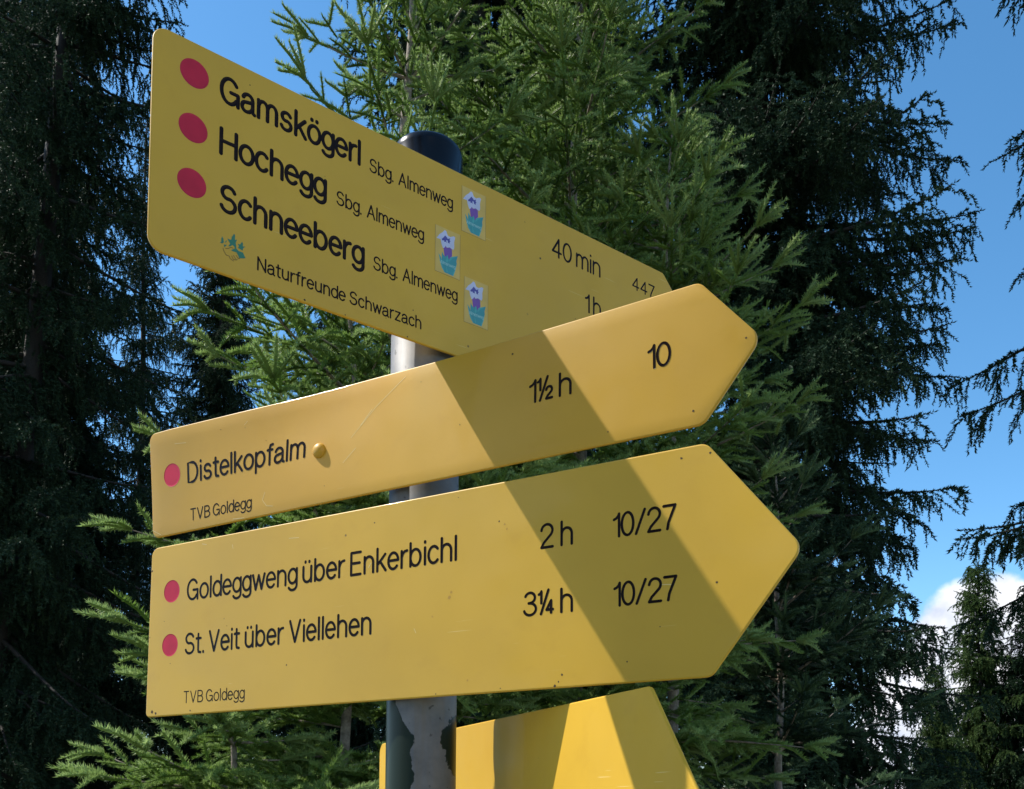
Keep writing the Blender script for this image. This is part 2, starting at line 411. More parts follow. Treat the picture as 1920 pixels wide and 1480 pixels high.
GL = {
 'G': (.70, [E_(.35, .5, .35, .5, 38, 325) + [(.68, .17)], [(.40, .47), (.70, .47), (.70, .0)]]),
 'H': (.62, [[(0, 0), (0, 1)], [(.62, 0), (.62, 1)], [(0, .52), (.62, .52)]]),
 'S': (.58, [E_(.29, .755, .26, .245, 20, 255) + E_(.29, .265, .29, .265, 80, -165)]),
 'N': (.60, [[(0, 0), (0, 1), (.60, 0), (.60, 1)]]),
 'A': (.66, [[(0, 0), (.33, 1), (.66, 0)], [(.11, .34), (.55, .34)]]),
 'D': (.62, [[(0, 0), (0, 1), (.26, 1)] + E_(.26, .5, .36, .5, 90, -90) + [(0, 0)]]),
 'T': (.56, [[(0, 1), (.56, 1)], [(.28, 1), (.28, 0)]]),
 'V': (.62, [[(0, 1), (.31, 0), (.62, 1)]]),
 'B': (.58, [[(0, 0), (0, 1), (.28, 1)] + E_(.28, .765, .25, .235, 90, -90) + [(0, .53)], [(.28, .53)] + E_(.28, .265, .30, .265, 90, -90) + [(0, 0)]]),
 'E': (.52, [[(.52, 1), (0, 1), (0, 0), (.52, 0)], [(0, .52), (.47, .52)]]),
 'a': (.54, [E_(.25, .50, .21, .22, 165, 0) + [(.46, .10), (.49, .02), (.54, .0)], [(.46, .44), (.30, .41), (.16, .38)] + E_(.19, .195, .19, .195, 110, 270) + [(.30, .02), (.40, .09), (.46, .20)]]),
 'm': (.80, [[(0, 0), (0, XH)], arch(0, .40), arch(.40, .80)]),
 'n': (.47, [[(0, 0), (0, XH)], arch(0, .47)]),
 'h': (.47, [[(0, 0), (0, 1)], arch(0, .47)]),
 'r': (.28, [[(0, 0), (0, XH)], [(0, XH-.28), (.06, .60), (.16, .70), (.28, XH)]]),
 'u': (.47, [[(0, XH), (0, .27)] + E_(.235, .27, .235, .27, 180, 360) + [(.47, XH)], [(.47, .30), (.47, 0)]]),
 's': (.44, [E_(.22, .545, .19, .175, 20, 250) + E_(.22, .195, .22, .195, 75, -165)]),
 'k': (.45, [[(0, 0), (0, 1)], [(.42, XH), (0, .27)], [(.15, .42), (.45, 0)]]),
 'o': (.54, [OV]),
 'g': (.50, [E_(.25, .38, .25, .34, 0, 360), [(.50, XH), (.50, -.06)] + E_(.25, -.06, .25, .22, 0, -155)]),
 'e': (.52, [[(.02, .38), (.52, .38)] + E_(.26, XH/2, .26, XH/2, 3, 318)]),
 'l': (.0, [[(0, 0), (0, 1)]]),
 'i': (.0, [[(0, 0), (0, XH)], [(0, .95), (0, .985)]]),
 'c': (.48, [E_(.26, XH/2, .26, XH/2, 42, 318)]),
 'b': (.52, [[(0, 0), (0, 1)], E_(.26, XH/2, .26, XH/2, 180, 540)]),
 'd': (.52, [[(.52, 0), (.52, 1)], E_(.26, XH/2, .26, XH/2, 0, 360)]),
 'p': (.52, [[(0, -.27), (0, XH)], E_(.26, XH/2, .26, XH/2, 180, 540)]),
 't': (.30, [[(.13, .94), (.13, .14), (.16, .03), (.30, .0)], [(0, XH), (.30, XH)]]),
 'f': (.30, [[(.13, 0), (.13, .82), (.17, .95), (.30, .98)], [(0, XH), (.28, XH)]]),
 'v': (.46, [[(0, XH), (.23, 0), (.46, XH)]]),
 'w': (.74, [[(0, XH), (.185, 0), (.37, XH-.04), (.555, 0), (.74, XH)]]),
 'z': (.44, [[(0, XH), (.44, XH), (0, 0), (.44, 0)]]),
 '.': (.0, [[(0, 0.0), (0, .035)]]),
 '0': (.54, [E_(.27, .5, .27, .5, 90, 450)]),
 '1': (.24, ONE), '2': (.54, TWO), '4': (.58, FOUR),
 '3': (.54, [E_(.26, .77, .23, .23, 160, -80) + [(.20, .535)], [(.20, .535)] + E_(.26, .265, .28, .265, 85, -165)]),
 '7': (.52, [[(0, 1), (.52, 1), (.36, .62), (.22, .28), (.17, 0)]]),
 '/': (.40, [[(0, 0), (.40, 1.02)]]),
 '½': (.62, sub(ONE, .52, -.02, .48) + [[(.08, 0), (.42, 1.04)]] + sub(TWO, .54, .36, 0.02)),
 '¼': (.64, sub(ONE, .52, -.02, .48) + [[(.08, 0), (.42, 1.04)]] + sub(FOUR, .54, .34, 0.02)),
}
GL['ö'] = (GL['o'][0], GL['o'][1] + [[(.15, .93), (.15, .965)], [(.39, .93), (.39, .965)]])
GL['ü'] = (GL['u'][0], GL['u'][1] + [[(.12, .93), (.12, .965)], [(.35, .93), (.35, .965)]])
ROUND = set('oegcdöa0')
def layout(text, gap, space):
    x = 0.0; strokes = []; prev = None
    for ch in text:
        if ch == ' ': x += space - gap; prev = None; continue
        w, st = GL[ch]
        g = gap if prev is not None else 0.0
        if prev is not None:
            g = gap*(0.80 if (prev in ROUND or prev in 'rtfvwk.') else 1.0)*(0.80 if (ch in ROUND or ch in 'vwtf') else 1.0)
            x += g
        elif strokes: x += gap
        for s in st: strokes.append([(px+x, py) for px, py in s])
        x += w; prev = ch
    return strokes, x
def lettering(parent, text, u0, u1, zb, cap, width, label, gap=.24, space=.42, bend=None, y=-0.00006, mat=None):
    strokes, W = layout(text, gap, space)
    sx = (u1-u0-width)/W; u0 += width/2; zb += width*0.3; cap -= width*0.6
    V = []; F = []; NV = []
    hw = width/2
    offs = [-1.0, -0.62, 0.0, 0.62, 1.0]
    for si, s in enumerate(strokes):
        pts = [Vector((u0 + a*sx, zb + b*cap)) for a, b in s]
        q = [pts[0]]
        for p in pts[1:]:
            if (p-q[-1]).length > width*0.06: q.append(p)
        pts = q if len(q) > 1 else [pts[0], pts[0]+Vector((0, width*0.1))]
        closed = (pts[0]-pts[-1]).length < width*0.3 and len(pts) > 6
        if closed: pts[-1] = pts[0].copy()
        yy = y - (si % 6)*0.000012
        n = len(pts); rows = []
        def add(p, t_, scale, lift, lean):
            nrm_ = Vector((-t_.y, t_.x)); base = len(V)
            for o in offs:
                c = p + nrm_*(hw*o*scale)
                V.append((c.x, yy - lift*(1-o*o), c.y))
                k = -0.26*o            # groove walls face inwards
                NV.append((nrm_.x*k + t_.x*lean, -1.0, nrm_.y*k + t_.y*lean))
            rows.append(base)
        def tangent(i):
            if closed:
                a = pts[i-1] if i > 0 else pts[-2]; b = pts[i+1] if i < n-1 else pts[1]
            else:
                a = pts[max(0, i-1)]; b = pts[min(n-1, i+1)]
            return (b-a).normalized()
        t0 = tangent(0); t1 = tangent(n-1)
        if not closed:
            for k in (90, 66, 42, 20):
                add(pts[0] - t0*hw*math.sin(R(k)), t0, max(0.02, math.cos(R(k))), 0.000015, 0.34*math.sin(R(k)))
        for i in range(n):
            t_ = tangent(i)
            if 0 < i < n-1 and not closed:
                a = (pts[i]-pts[i-1]).normalized(); b = (pts[i+1]-pts[i]).normalized()
                if a.dot(b) < 0.55:            # sharp corner: end one run, start the next
                    add(pts[i] , a, 1, 0.000015, 0); add(pts[i] + a*hw*0.6, a, 0.75, 0.000015, -0.2); add(pts[i] + a*hw, a, 0.1, 0.000015, -0.3)
                    rows.append(None)
                    add(pts[i] - b*hw, b, 0.1, 0.000015, 0.3); add(pts[i] - b*hw*0.6, b, 0.75, 0.000015, 0.2); add(pts[i], b, 1, 0.000015, 0)
                    continue
            add(pts[i], t_, 1.0, 0.000015, 0.0)
        if not closed:
            for k in (20, 42, 66, 90):
                add(pts[-1] + t1*hw*math.sin(R(k)), t1, max(0.02, math.cos(R(k))), 0.000015, -0.34*math.sin(R(k)))
        for a, b in zip(rows, rows[1:]):
            if a is None or b is None: continue
            for k in range(4): F.append((a+k, b+k, b+k+1, a+k+1))
    if bend: V = [(x, yv + bend(x, z), z) for x, yv, z in V]
    me = bpy.data.meshes.new('lettering')
    me.from_pydata(V, [], F)
    for p in me.polygons: p.use_smooth = True
    me.update()
    flip = [p for p in me.polygons if p.normal.y > 0]
    if flip: me.flip_normals() if len(flip) > len(me.polygons)/2 else None
    me.normals_split_custom_set_from_vertices([Vector(n_).normalized() for n_ in NV])
    o = link_mesh('lettering', me, mat or M_ink, parent)
    o['label'] = label
    return o
def disc(parent, name, u, z, r_, mat, bend=None, y=-0.00006):
    V = [(u, y-0.0000, z)]; F = []; NV = [(0, -1, 0)]
    n = 40
    rr = [(0.88, 0.0), (0.94, 0.22), (1.0, 0.32)]
    for f, k in rr:
        for i in range(n):
            a = 2*math.pi*i/n
            V.append((u + r_*f*math.cos(a), y, z + r_*f*math.sin(a))); NV.append((-k*math.cos(a), -1, -k*math.sin(a)))
    for i in range(n): F.append((0, 1+i, 1+(i+1) % n))
    for k in range(2):
        for i in range(n):
            j = (i+1) % n; b = 1+k*n
            F.append((b+i, b+n+i, b+n+j, b+j))
    if bend: V = [(x, yv + bend(x, zz), zz) for x, yv, zz in V]
    me = bpy.data.meshes.new(name); me.from_pydata(V, [], F)
    for p in me.polygons: p.use_smooth = True
    me.update()
    me.normals_split_custom_set_from_vertices([Vector(n_).normalized() for n_ in NV])
    return link_mesh(name, me, mat, parent)
def flat(name, polys, y, mat, parent):
    """one printed layer: flat polygons given in plate millimetres, drawn as a 0.02 mm thick film"""
    V = []; F = []
    for p in polys:
        b = len(V); n = len(p)
        V += [(x/1000, y, z/1000) for x, z in p]
        F.append(tuple(range(b, b+n)))
    o = from_pydata(name, V, F, mat, parent)
    return o
def clamp_bracket(parent, z, gap, side=1):
    """steel band round the post with a flat saddle to the back of the plate; the post axis lies at local y = gap"""
    bm = bmesh.new()
    seg = 36; ri, ro = PR+0.0004, PR+0.0030
    rows = []
    for rr, zz in ((ro, z-0.010), (ro, z+0.010), (ri, z+0.010), (ri, z-0.010)):
        rows.append([bm.verts.new((rr*math.cos(2*math.pi*i/seg), gap + rr*math.sin(2*math.pi*i/seg), zz)) for i in range(seg)])
    for k in range(4):
        a, b = rows[k], rows[(k+1) % 4]
        for i in range(seg): bm.faces.new((a[i], a[(i+1) % seg], b[(i+1) % seg], b[i]))
    bmesh.ops.recalc_face_normals(bm, faces=bm.faces[:])
    y0 = TH + 0.0002 if side > 0 else -0.0002
    y1 = gap - ro + 0.001 if side > 0 else gap + ro - 0.001
    if abs(y1-y0) > 0.0015:
        r_ = bmesh.ops.create_cube(bm, size=1.0)
        bmesh.ops.scale(bm, vec=(0.034, abs(y1-y0), 0.020), verts=r_['verts'])
        bmesh.ops.translate(bm, vec=(0, (y0+y1)/2, z), verts=r_['verts'])
    return from_bm('bracket', bm, M_zinc, parent)
def sign_root(name, yaw, off):
    n = Vector((math.sin(R(yaw)), -math.cos(R(yaw)), 0))
    return empty(name, (PX + n.x*off, PY + n.y*off, 0), R(yaw))
mm = 0.001
# --- top sign
s1 = tag(sign_root('arrow_sign', 36.7, 0.0375), 'topmost yellow arrow sign listing Gamskögerl, Hochegg and Schneeberg, with three flower stickers', 'arrow sign', 'yellow arrow signs on the signpost')
P1 = [(-.2455, 2.0045), (.257, 2.0045), (.338, 2.0857), (.257, 2.1662), (-.2455, 2.1662)]
plate1 = plate('plate', P1, (.011, .006, .008, .006, .011), M_yel[0], s1)
clamp_bracket(s1, 2.045, 0.0375); clamp_bracket(s1, 2.125, 0.0375)
for z, tx in ((2.1428, 'Gamskögerl'), (2.1025, 'Hochegg'), (2.0622, 'Schneeberg')):
    o = disc(s1, 'route_dot', -.2165, z, .0103, M_red); o['label'] = 'red route dot beside %s' % tx
for tx, a, b, z in (('Gamskögerl', -.1984, -.0845, 2.1316), ('Hochegg', -.1978, -.1131, 2.0921), ('Schneeberg', -.1967, -.0797, 2.0504)):
    lettering(s1, tx, a, b, z, .0204, .0029, 'black engraved word %s' % tx, gap=.22)
for a, b, z, tx in ((-.0768, .003, 2.1305, 'Gamskögerl'), (-.1051, -.0252, 2.0919, 'Hochegg'), (-.0721, .0086, 2.0515, 'Schneeberg')):
    lettering(s1, 'Sbg. Almenweg', a, b, z, .0112, .0013, 'small engraved words Sbg. Almenweg after %s' % tx, gap=.22, space=.62)
lettering(s1, 'Naturfreunde Schwarzach', -.1677, -.0269, 2.0164, .0104, .0013, 'engraved words Naturfreunde Schwarzach along the lower edge', gap=.24, space=.46)
lettering(s1, '40 min', .1114, .1716, 2.1308, .0180, .0020, 'engraved walking time 40 min', gap=.20, space=.40)
lettering(s1, '1h', .1518, .1723, 2.0911, .0178, .0020, 'engraved walking time 1 h', gap=.34)
lettering(s1, '447', .2134, .2447, 2.1346, .0128, .0015, 'engraved path number 447', gap=.20)
# flower stickers (25 x 41 mm)
def sticker(u, z, tx):
    st = from_pydata('sticker', [(0, 0, 0), (.0252, 0, 0), (.0252, 0, .0400), (0, 0, .0400)], [(0, 1, 2, 3)], M_stk, s1)
    st.location = (u, -.00008, z); st['label'] = 'flower sticker after the %s line' % tx
    flat('leaf', [[(3.6, 16.3), (5.9, 13.7), (6.6, 11.5), (6.8, 18.7), (8.6, 16.3), (10.5, 15.4), (12.4, 17.8), (13.6, 14.6), (17.3, 18.0), (22.7, 20.5), (21.4, 15.6), (21.8, 13.4), (20.5, 7.4), (18.4, 1.5), (14.0, 1.6), (9.5, 1.7), (6.8, 5.0), (5.0, 9.8)]], -.00004, M_teal, st)
    flat('leaf', [[(3.6, 16.3), (5.2, 12.0), (7.4, 7.0), (10.2, 1.7), (9.5, 1.7), (6.8, 5.0), (5.0, 9.8)], [(22.7, 20.5), (17.2, 16.6), (14.0, 12.4), (15.0, 16.6), (17.3, 18.0)], [(21.8, 13.4), (20.5, 7.4), (18.4, 1.5), (17.4, 1.5), (19.4, 7.0), (20.6, 11.0)], [(12.4, 17.8), (11.0, 12.5), (11.8, 10.6), (13.2, 13.0)], [(10.8, 9.5), (12.8, 3.0), (11.6, 2.6)]], -.00006, M_teal2, st)
    flat('petal', [[(1.4, 28.7), (4.3, 33.0), (7.3, 35.8), (9.3, 38.4), (10.9, 38.0), (12.5, 34.7), (15, 34.4), (18.2, 36.3), (20, 36), (18.9, 31.2), (19.1, 26.6), (18.2, 24.3), (15, 25.0), (11.8, 24.2), (7.7, 22.2), (6.1, 25.6), (5.5, 28.9)]], -.00004, M_white, st)
    flat('bud', [[(8.4, 22.5), (9.6, 23.4), (10.5, 25.2), (11.6, 23.7), (14.5, 25.2), (16.8, 24.1), (17.0, 18.7), (15.0, 15.2), (13.6, 14.6), (12.4, 17.8), (10.5, 15.4), (9.3, 16.0)]], -.00005, M_violet, st)
    flat('flower_eye', [[(6.4, 29.6), (8.2, 31.5), (9.8, 33.9), (11.4, 33.0), (12.5, 31.9), (15.0, 33.3), (14.3, 31.6), (15.4, 30.4), (14.4, 30.0), (14.5, 28.4), (12.7, 28.6), (12.4, 30.3), (10.9, 30.2), (11.4, 27.8), (10.4, 28.6), (8.9, 27.8), (9.1, 29.1), (6.8, 28.6)]], -.00005, M_blue, st)
    lettering(st, 'Almenweg', .0052, .0206, .0083, .0030, .0004, 'tiny pale word Almenweg on the sticker', gap=.2, y=-.00009, mat=M_tealw)
    flat('sticker_edge', [[(0, 0), (25.2, 0), (25.2, .25), (0, .25)], [(0, .25), (.22, .25), (.22, 40), (0, 40)], [(24.98, .25), (25.2, .25), (25.2, 40), (24.98, 40)]], -.00003, M_brown, st)
sticker(.0118, 2.1158, 'Gamskögerl'); sticker(-.0145, 2.0711, 'Hochegg'); sticker(.0150, 2.0368, 'Schneeberg')
# handshake-and-flower emblem
def eg(pts): return [(-195.4 + (x-380)*.0243, 2037.4 - (y-296)*.0243 + (x-822)*.0107) for x, y in pts]
em = flat('emblem', [eg(p) for p in (
    [(795, 295), (825, 360), (822, 490), (885, 490), (860, 545), (845, 590), (865, 680), (872, 760), (940, 840), (1070, 895), (1110, 980), (1160, 1080), (1080, 1080), (960, 1060), (930, 980), (870, 870), (790, 850), (710, 800), (790, 760), (830, 755), (800, 690), (750, 640), (700, 675), (630, 680), (640, 640), (680, 600), (640, 520), (590, 430), (690, 480), (715, 470), (720, 400)],
    [(1040, 560), (1070, 620), (1065, 705), (1145, 720), (1080, 760), (1060, 840), (1010, 800), (920, 745), (945, 690), (910, 615), (980, 640), (1000, 610)],
    [(435, 355), (470, 430), (490, 540), (440, 575), (375, 545), (415, 510), (410, 430)],
    [(575, 480), (570, 530), (535, 565), (530, 530)], [(490, 610), (590, 630), (545, 660), (510, 700)])], -.00012, M_green, s1)
em['label'] = 'green emblem of a hand holding flowers'
def hairline(name, runs, w, y, mat, parent):
    ps = []
    for run in runs:
        for (a, b), (c, d) in zip(run, run[1:]):
            L = math.hypot(c-a, d-b); nx, nz = -(d-b)/L*w/2, (c-a)/L*w/2
            ps.append([(a+nx, b+nz), (a-nx, b-nz), (c-nx, d-nz), (c+nx, d+nz)])
    return flat(name, ps, y, mat, parent)
hairline('hand_outline', [eg(p) for p in ([(465, 715), (500, 820), (570, 940), (660, 975), (690, 1060), (800, 1145)], [(540, 730), (620, 745), (700, 710), (770, 745)], [(730, 970), (780, 1080), (860, 1115), (910, 1100)], [(780, 960), (860, 1090)], [(860, 965), (940, 1080), (985, 1075)])], .42, -.00016, M_brown, em)

# --- middle sign, bent a little by a knock
def bend2(x, z):
    v = max(0.0, min(1.0, (z-1.8885)/0.1))
    e = abs(x-0.03)/0.3
    dent = 0.0022*math.exp(-((x+0.10)/0.055)**2 - ((z-1.968)/0.035)**2)
    return v**1.3*(0.0038 - 0.0108*min(1.0, e)**1.4) + dent
s2 = tag(sign_root('arrow_sign', -29.5, 0.0375), 'narrow middle yellow arrow sign reading Distelkopfalm, with a domed rivet', 'arrow sign', 'yellow arrow signs on the signpost')
P2 = [(-.3005, 1.8868), (.262, 1.8890), (.3035, 1.9405), (.261, 1.9896), (-.3005, 1.9896)]
plate2 = plate('plate', P2, (.009, .011, .010, .010, .009), M_yel[1], s2, bend2, 40)
clamp_bracket(s2, 1.948, 0.0375)
o = disc(s2, 'route_dot', -.2704, 1.9447, .0112, M_red, bend2, y=-.00013); o['label'] = 'red route dot beside Distelkopfalm'
lettering(s2, 'Distelkopfalm', -.2496, -.1033, 1.9331, .0203, .0026, 'black engraved word Distelkopfalm', gap=.23, bend=bend2, y=-.00013)
lettering(s2, 'TVB Goldegg', -.2465, -.1663, 1.8968, .0114, .0012, 'small engraved words TVB Goldegg on the middle sign', gap=.24, space=.42, bend=bend2, y=-.00013)
lettering(s2, '1½ h', .1234, .1603, 1.9332, .0182, .0021, 'engraved walking time one and a half hours', gap=.14, space=.36, bend=bend2, y=-.00013)
lettering(s2, '10', .2212, .2393, 1.9368, .0174, .0021, 'engraved path number 10', gap=.17, bend=bend2, y=-.00013)
bm = bmesh.new()
lathe(bm, [(.0068, -0.001), (.0068, .0003), (.0065, .0014), (.0056, .0028), (.0042, .0038), (.0022, .0045), (0, .0047)], 32)
bmesh.ops.rotate(bm, verts=bm.verts[:], matrix=Matrix.Rotation(R(90), 3, 'X'))
rv = from_bm('rivet', bm, M_yel[1], s2, True); rv.location = (-.0873, bend2(-.0873, 1.936), 1.936)

def decal(pl, polys, mat, bend=None):
    me = pl.data
    if mat.name not in [m_.name for m_ in me.materials]: me.materials.append(mat)
    mi = [m_.name for m_ in me.materials].index(mat.name)
    bm = bmesh.new(); bm.from_mesh(me)
    for p in polys:
        vs = [bm.verts.new((x*mm, (bend(x*mm, z*mm) if bend else 0.0) - (.00013 if bend else .00007), z*mm)) for x, z in p]
        f = bm.faces.new(vs); f.material_index = mi; f.normal_update()
        if f.normal.y > 0: f.normal_flip()
    bm.to_mesh(me); bm.free()
def specks(dots, mat, pl, bend=None):
    rng = random.Random(len(dots)); ps = []
    for u, z, r_ in dots:
        k = [rng.uniform(.7, 1.2) for _ in range(9)]
        ps.append([(u + r_*k[i]*math.cos(i*.698), z + r_*k[i]*math.sin(i*.698)) for i in range(9)])
    decal(pl, ps, mat, bend)
def scratches(runs, w, mat, pl, bend=None):
    ps = []
    for run in runs:
        for (a, b), (c, d) in zip(run, run[1:]):
            n = max(1, int(math.hypot(c-a, d-b)/6))
            L = math.hypot(c-a, d-b); nx, nz = -(d-b)/L*w/2, (c-a)/L*w/2
            for i in range(n):
                x0, z0, x1, z1 = a+(c-a)*i/n, b+(d-b)*i/n, a+(c-a)*(i+1)/n, b+(d-b)*(i+1)/n
                ps.append([(x0+nx, z0+nz), (x0-nx, z0-nz), (x1-nx, z1-nz), (x1+nx, z1+nz)])
    decal(pl, ps, mat, bend)
M_dirt = simple('dried_dirt', (0.045, 0.022, 0.010), 0.8)
M_scratch = simple('bared_primer', (0.74, 0.60, 0.26), 0.5)
specks([(108, 1977, .9), (255, 1900, .9), (293, 1942, .7), (190, 1898, .6), (-205, 1977, .5), (-80, 1903, .5), (-150, 1957, .4), (60, 1930, .5), (20, 1975, .4)], M_dirt, plate2, bend2)
scratches([[(-52, 1941), (-26, 1963), (4, 1983)], [(-42, 1950), (-30, 1962)], [(-265, 1974), (-250, 1972.5)], [(-148, 1896), (-153, 1902), (-150, 1909)], [(-148, 1896), (-140, 1894.5)], [(-176, 1976), (-172, 1979)], [(-300, 1895), (-288, 1889)], [(-60, 1920), (-46, 1931)], [(-190, 1890), (-176, 1889)]], .42, M_scratch, plate2, bend2)
specks([(-246, 2160, .4), (-176, 2154, .5), (-115, 2110, .3), (-35, 2030, .6), (80, 2150, .5), (140, 2080, .4), (-60, 2015, .4), (20, 2008, .7), (-40, 2006, .7), (-130, 2006.5, .8), (-96, 2006, .6), (230, 2120, .5)], M_dirt, plate1)
# --- lower sign
s3 = tag(sign_root('arrow_sign', -29.5, 0.0375), 'large lower yellow arrow sign reading Goldeggweng über Enkerbichl and St. Veit über Viellehen', 'arrow sign', 'yellow arrow signs on the signpost')
P3 = [(-.3035, 1.7090), (.267, 1.7118), (.3290, 1.7940), (.264, 1.8757), (-.3005, 1.8768)]
plate3 = plate('plate', P3, (.005, .009, .010, .010, .009), M_yel[2], s3)
clamp_bracket(s3, 1.75, 0.0375); clamp_bracket(s3, 1.84, 0.0375)
for z, u, tx in ((1.8308, -.2704, 'Goldeggweng'), (1.7781, -.2711, 'St. Veit')):
    o = disc(s3, 'route_dot', u, z, .0110, M_red); o['label'] = 'red route dot beside %s' % tx
lettering(s3, 'Goldeggweng über Enkerbichl', -.2494, .0592, 1.8192, .0205, .0025, 'engraved words Goldeggweng über Enkerbichl', gap=.23, space=.40)
lettering(s3, 'St. Veit über Viellehen', -.2504, -.0256, 1.7672, .0203, .0025, 'engraved words St. Veit über Viellehen', gap=.24, space=.44)
lettering(s3, 'TVB Goldegg', -.2503, -.1703, 1.7205, .0113, .0011, 'small engraved words TVB Goldegg on the lower sign', gap=.24, space=.42)
lettering(s3, '2 h', .1340, .1619, 1.8183, .0188, .0022, 'engraved walking time 2 h', gap=.2, space=.42)
lettering(s3, '3¼ h', .1198, .1620, 1.7677, .0185, .0022, 'engraved walking time three and a quarter hours', gap=.16, space=.38)
lettering(s3, '10/27', .1938, .2425, 1.8184, .0179, .0021, 'engraved path numbers 10/27, upper', gap=.16)
lettering(s3, '10/27', .1943, .2430, 1.7677, .0177, .0021, 'engraved path numbers 10/27, lower', gap=.16)
specks([(246, 1868, .9), (267, 1868, .8), (271, 1777, .8), (205, 1727, .6), (150, 1716, .7), (153, 1721, .9), (147, 1713, 1.1), (-299, 1854, 1.0), (-300, 1788, .6), (-294, 1714, 1.6), (-289, 1712.5, 1.2), (-241, 1713, .9), (-280, 1802, .5), (60, 1870, .4), (-24, 1862, .7), (-120, 1748, .8), (-195, 1790, .4), (230, 1750, .5), (98, 1845, .7), (-270, 1760, .5), (40, 1713, .6), (100, 1714, .5)], M_dirt, plate3)
M_stain = simple('faint_rust_stain', (0.48, 0.25, 0.022), 0.6)
specks([(52, 1790, 1.6), (54, 1794, 1.2), (36, 1776, .9), (103, 1842, .9), (105, 1838, .8), (70, 1722, 1.0)], M_stain, plate3)
scratches([[(-230, 1872), (-224, 1870.5)], [(-30, 1824), (-27, 1828)], [(18, 1768), (20, 1764)], [(-120, 1862), (-108, 1861)], [(-190, 1866), (-189, 1862)], [(230, 1780), (240, 1779)]], .45, M_scratch, plate3)
# --- lowest sign, behind the post
s4 = tag(sign_root('arrow_sign', -65.5, -0.065), 'lowest yellow arrow sign without lettering, half cut off, standing behind the post', 'arrow sign', 'yellow arrow signs on the signpost')
P4 = [(-.345, 1.535), (.258, 1.535), (.317, 1.6180), (.256, 1.7000), (-.345, 1.7000)]
plate4 = plate('plate', P4, (.012, .009, .010, .007, .014), M_yel[3], s4)
clamp_bracket(s4, 1.560, -0.065, -1)

# ------------------------------------------------------------------ spruces
class Shoots:
    def __init__(s): s.p = []; s.d = []; s.u = []; s.s = []; s.t = []; s.k = []; s.g = []
    def add(s, p, d, u, size, tone, kind, girth=None): s.p.append(p); s.d.append(d); s.u.append(u); s.s.append(size); s.t.append(tone); s.k.append(kind); s.g.append(size if girth is None else girth)
def nrmz(v):
    return v/max(1e-9, math.sqrt(v[0]*v[0]+v[1]*v[1]+v[2]*v[2]))
def needle_template(rng, n, length, nl, nw, sag, spread, core=0.0):
    """bottle-brush twig along +X, up = +Z: n narrow triangles; returns (3n, 3)"""
    V = np.zeros((n, 3, 3)); tn = np.zeros(n)
    for i in range(n):
        t = (i+rng.random())/n
        x = t*length; z = -sag*length*t*t
        ang = rng.vonmisesvariate(math.pi/2, 0.5)
        fwd = spread[0] + (spread[1]-spread[0])*rng.random()
        if t > 0.88: fwd *= 0.55
        r_ = np.array([0, math.cos(ang), math.sin(ang)])
        d = np.array([math.cos(fwd), 0, 0]) + r_*math.sin(fwd)
        d[2] += 0.12; d = nrmz(d)
        L = nl*(0.8+0.4*rng.random())*(0.75 if t < 0.12 else 1.0)
        base = np.array([x, 0, z])
        w = nrmz(np.cross(d, r_ + np.array([rng.uniform(-.6, .6), rng.uniform(-.6, .6), rng.uniform(-.6, .6)])))*nw/2
        V[i, 0] = base + w; V[i, 1] = base - w; V[i, 2] = base + d*L
        tn[i] = t
    V = V.reshape(-1, 3)
    if core > 0:                                    # the twig itself under its needles
        rows = []
        for t, r_ in ((0.0, .5), (0.12, 1.0), (0.55, 1.0), (0.92, .8), (1.03, 0.1)):
            rows.append([np.array([t*length, core*r_*math.cos(k*2.0944), -sag*length*t*t + core*r_*math.sin(k*2.0944)]) for k in range(3)])
        tri = []
        for a, b in zip(rows, rows[1:]):
            for k in range(3):
                j = (k+1) % 3
                tri += [a[k], a[j], b[j], a[k], b[j], b[k]]
        V = np.concatenate([V, np.array(tri)]); tn = np.concatenate([tn, np.full(len(tri)//3, 0.1)])
    return V, tn
def foliage_mesh(name, sh, templates, mat, parent, rng):
    P = np.array(sh.p); D = np.array(sh.d); U = np.array(sh.u); S = np.array(sh.s); T = np.array(sh.t); K = np.array(sh.k); G = np.array(sh.g)
    D /= np.linalg.norm(D, axis=1)[:, None]
    Sd = np.cross(U, D); ln = np.linalg.norm(Sd, axis=1); bad = ln < 1e-3
    Sd[bad] = np.cross(np.array([1.0, 0.2, 0.1]), D[bad]); Sd /= np.linalg.norm(Sd, axis=1)[:, None]
    Up = np.cross(D, Sd)
    vs = []; ts = []
    for k, (tv, tn) in enumerate(templates):
        m = np.where(K == k)[0]
        if len(m) == 0: continue
        X = (P[m][:, None, :] + S[m][:, None, None]*tv[None, :, 0, None]*D[m][:, None, :] + G[m][:, None, None]*(tv[None, :, 1, None]*Sd[m][:, None, :] + tv[None, :, 2, None]*Up[m][:, None, :]))
        vs.append(X.reshape(-1, 3)); ts.append((T[m][:, None] + 0.10*(tn[None, :]-0.5)).reshape(-1))
    V = np.concatenate(vs).astype(np.float32); tone = np.clip(np.concatenate(ts), 0, 1).astype(np.float32)
    nv = len(V); nf = nv//3
    me = bpy.data.meshes.new(name)
    me.vertices.add(nv); me.vertices.foreach_set('co', V.ravel())
    me.loops.add(nv); me.loops.foreach_set('vertex_index', np.arange(nv, dtype=np.int32))
    me.polygons.add(nf); me.polygons.foreach_set('loop_start', np.arange(0, nv, 3, dtype=np.int32))
    a = me.attributes.new('tone', 'FLOAT', 'FACE'); a.data.foreach_set('value', tone)
    me.update()
    return link_mesh(name, me, mat, parent)
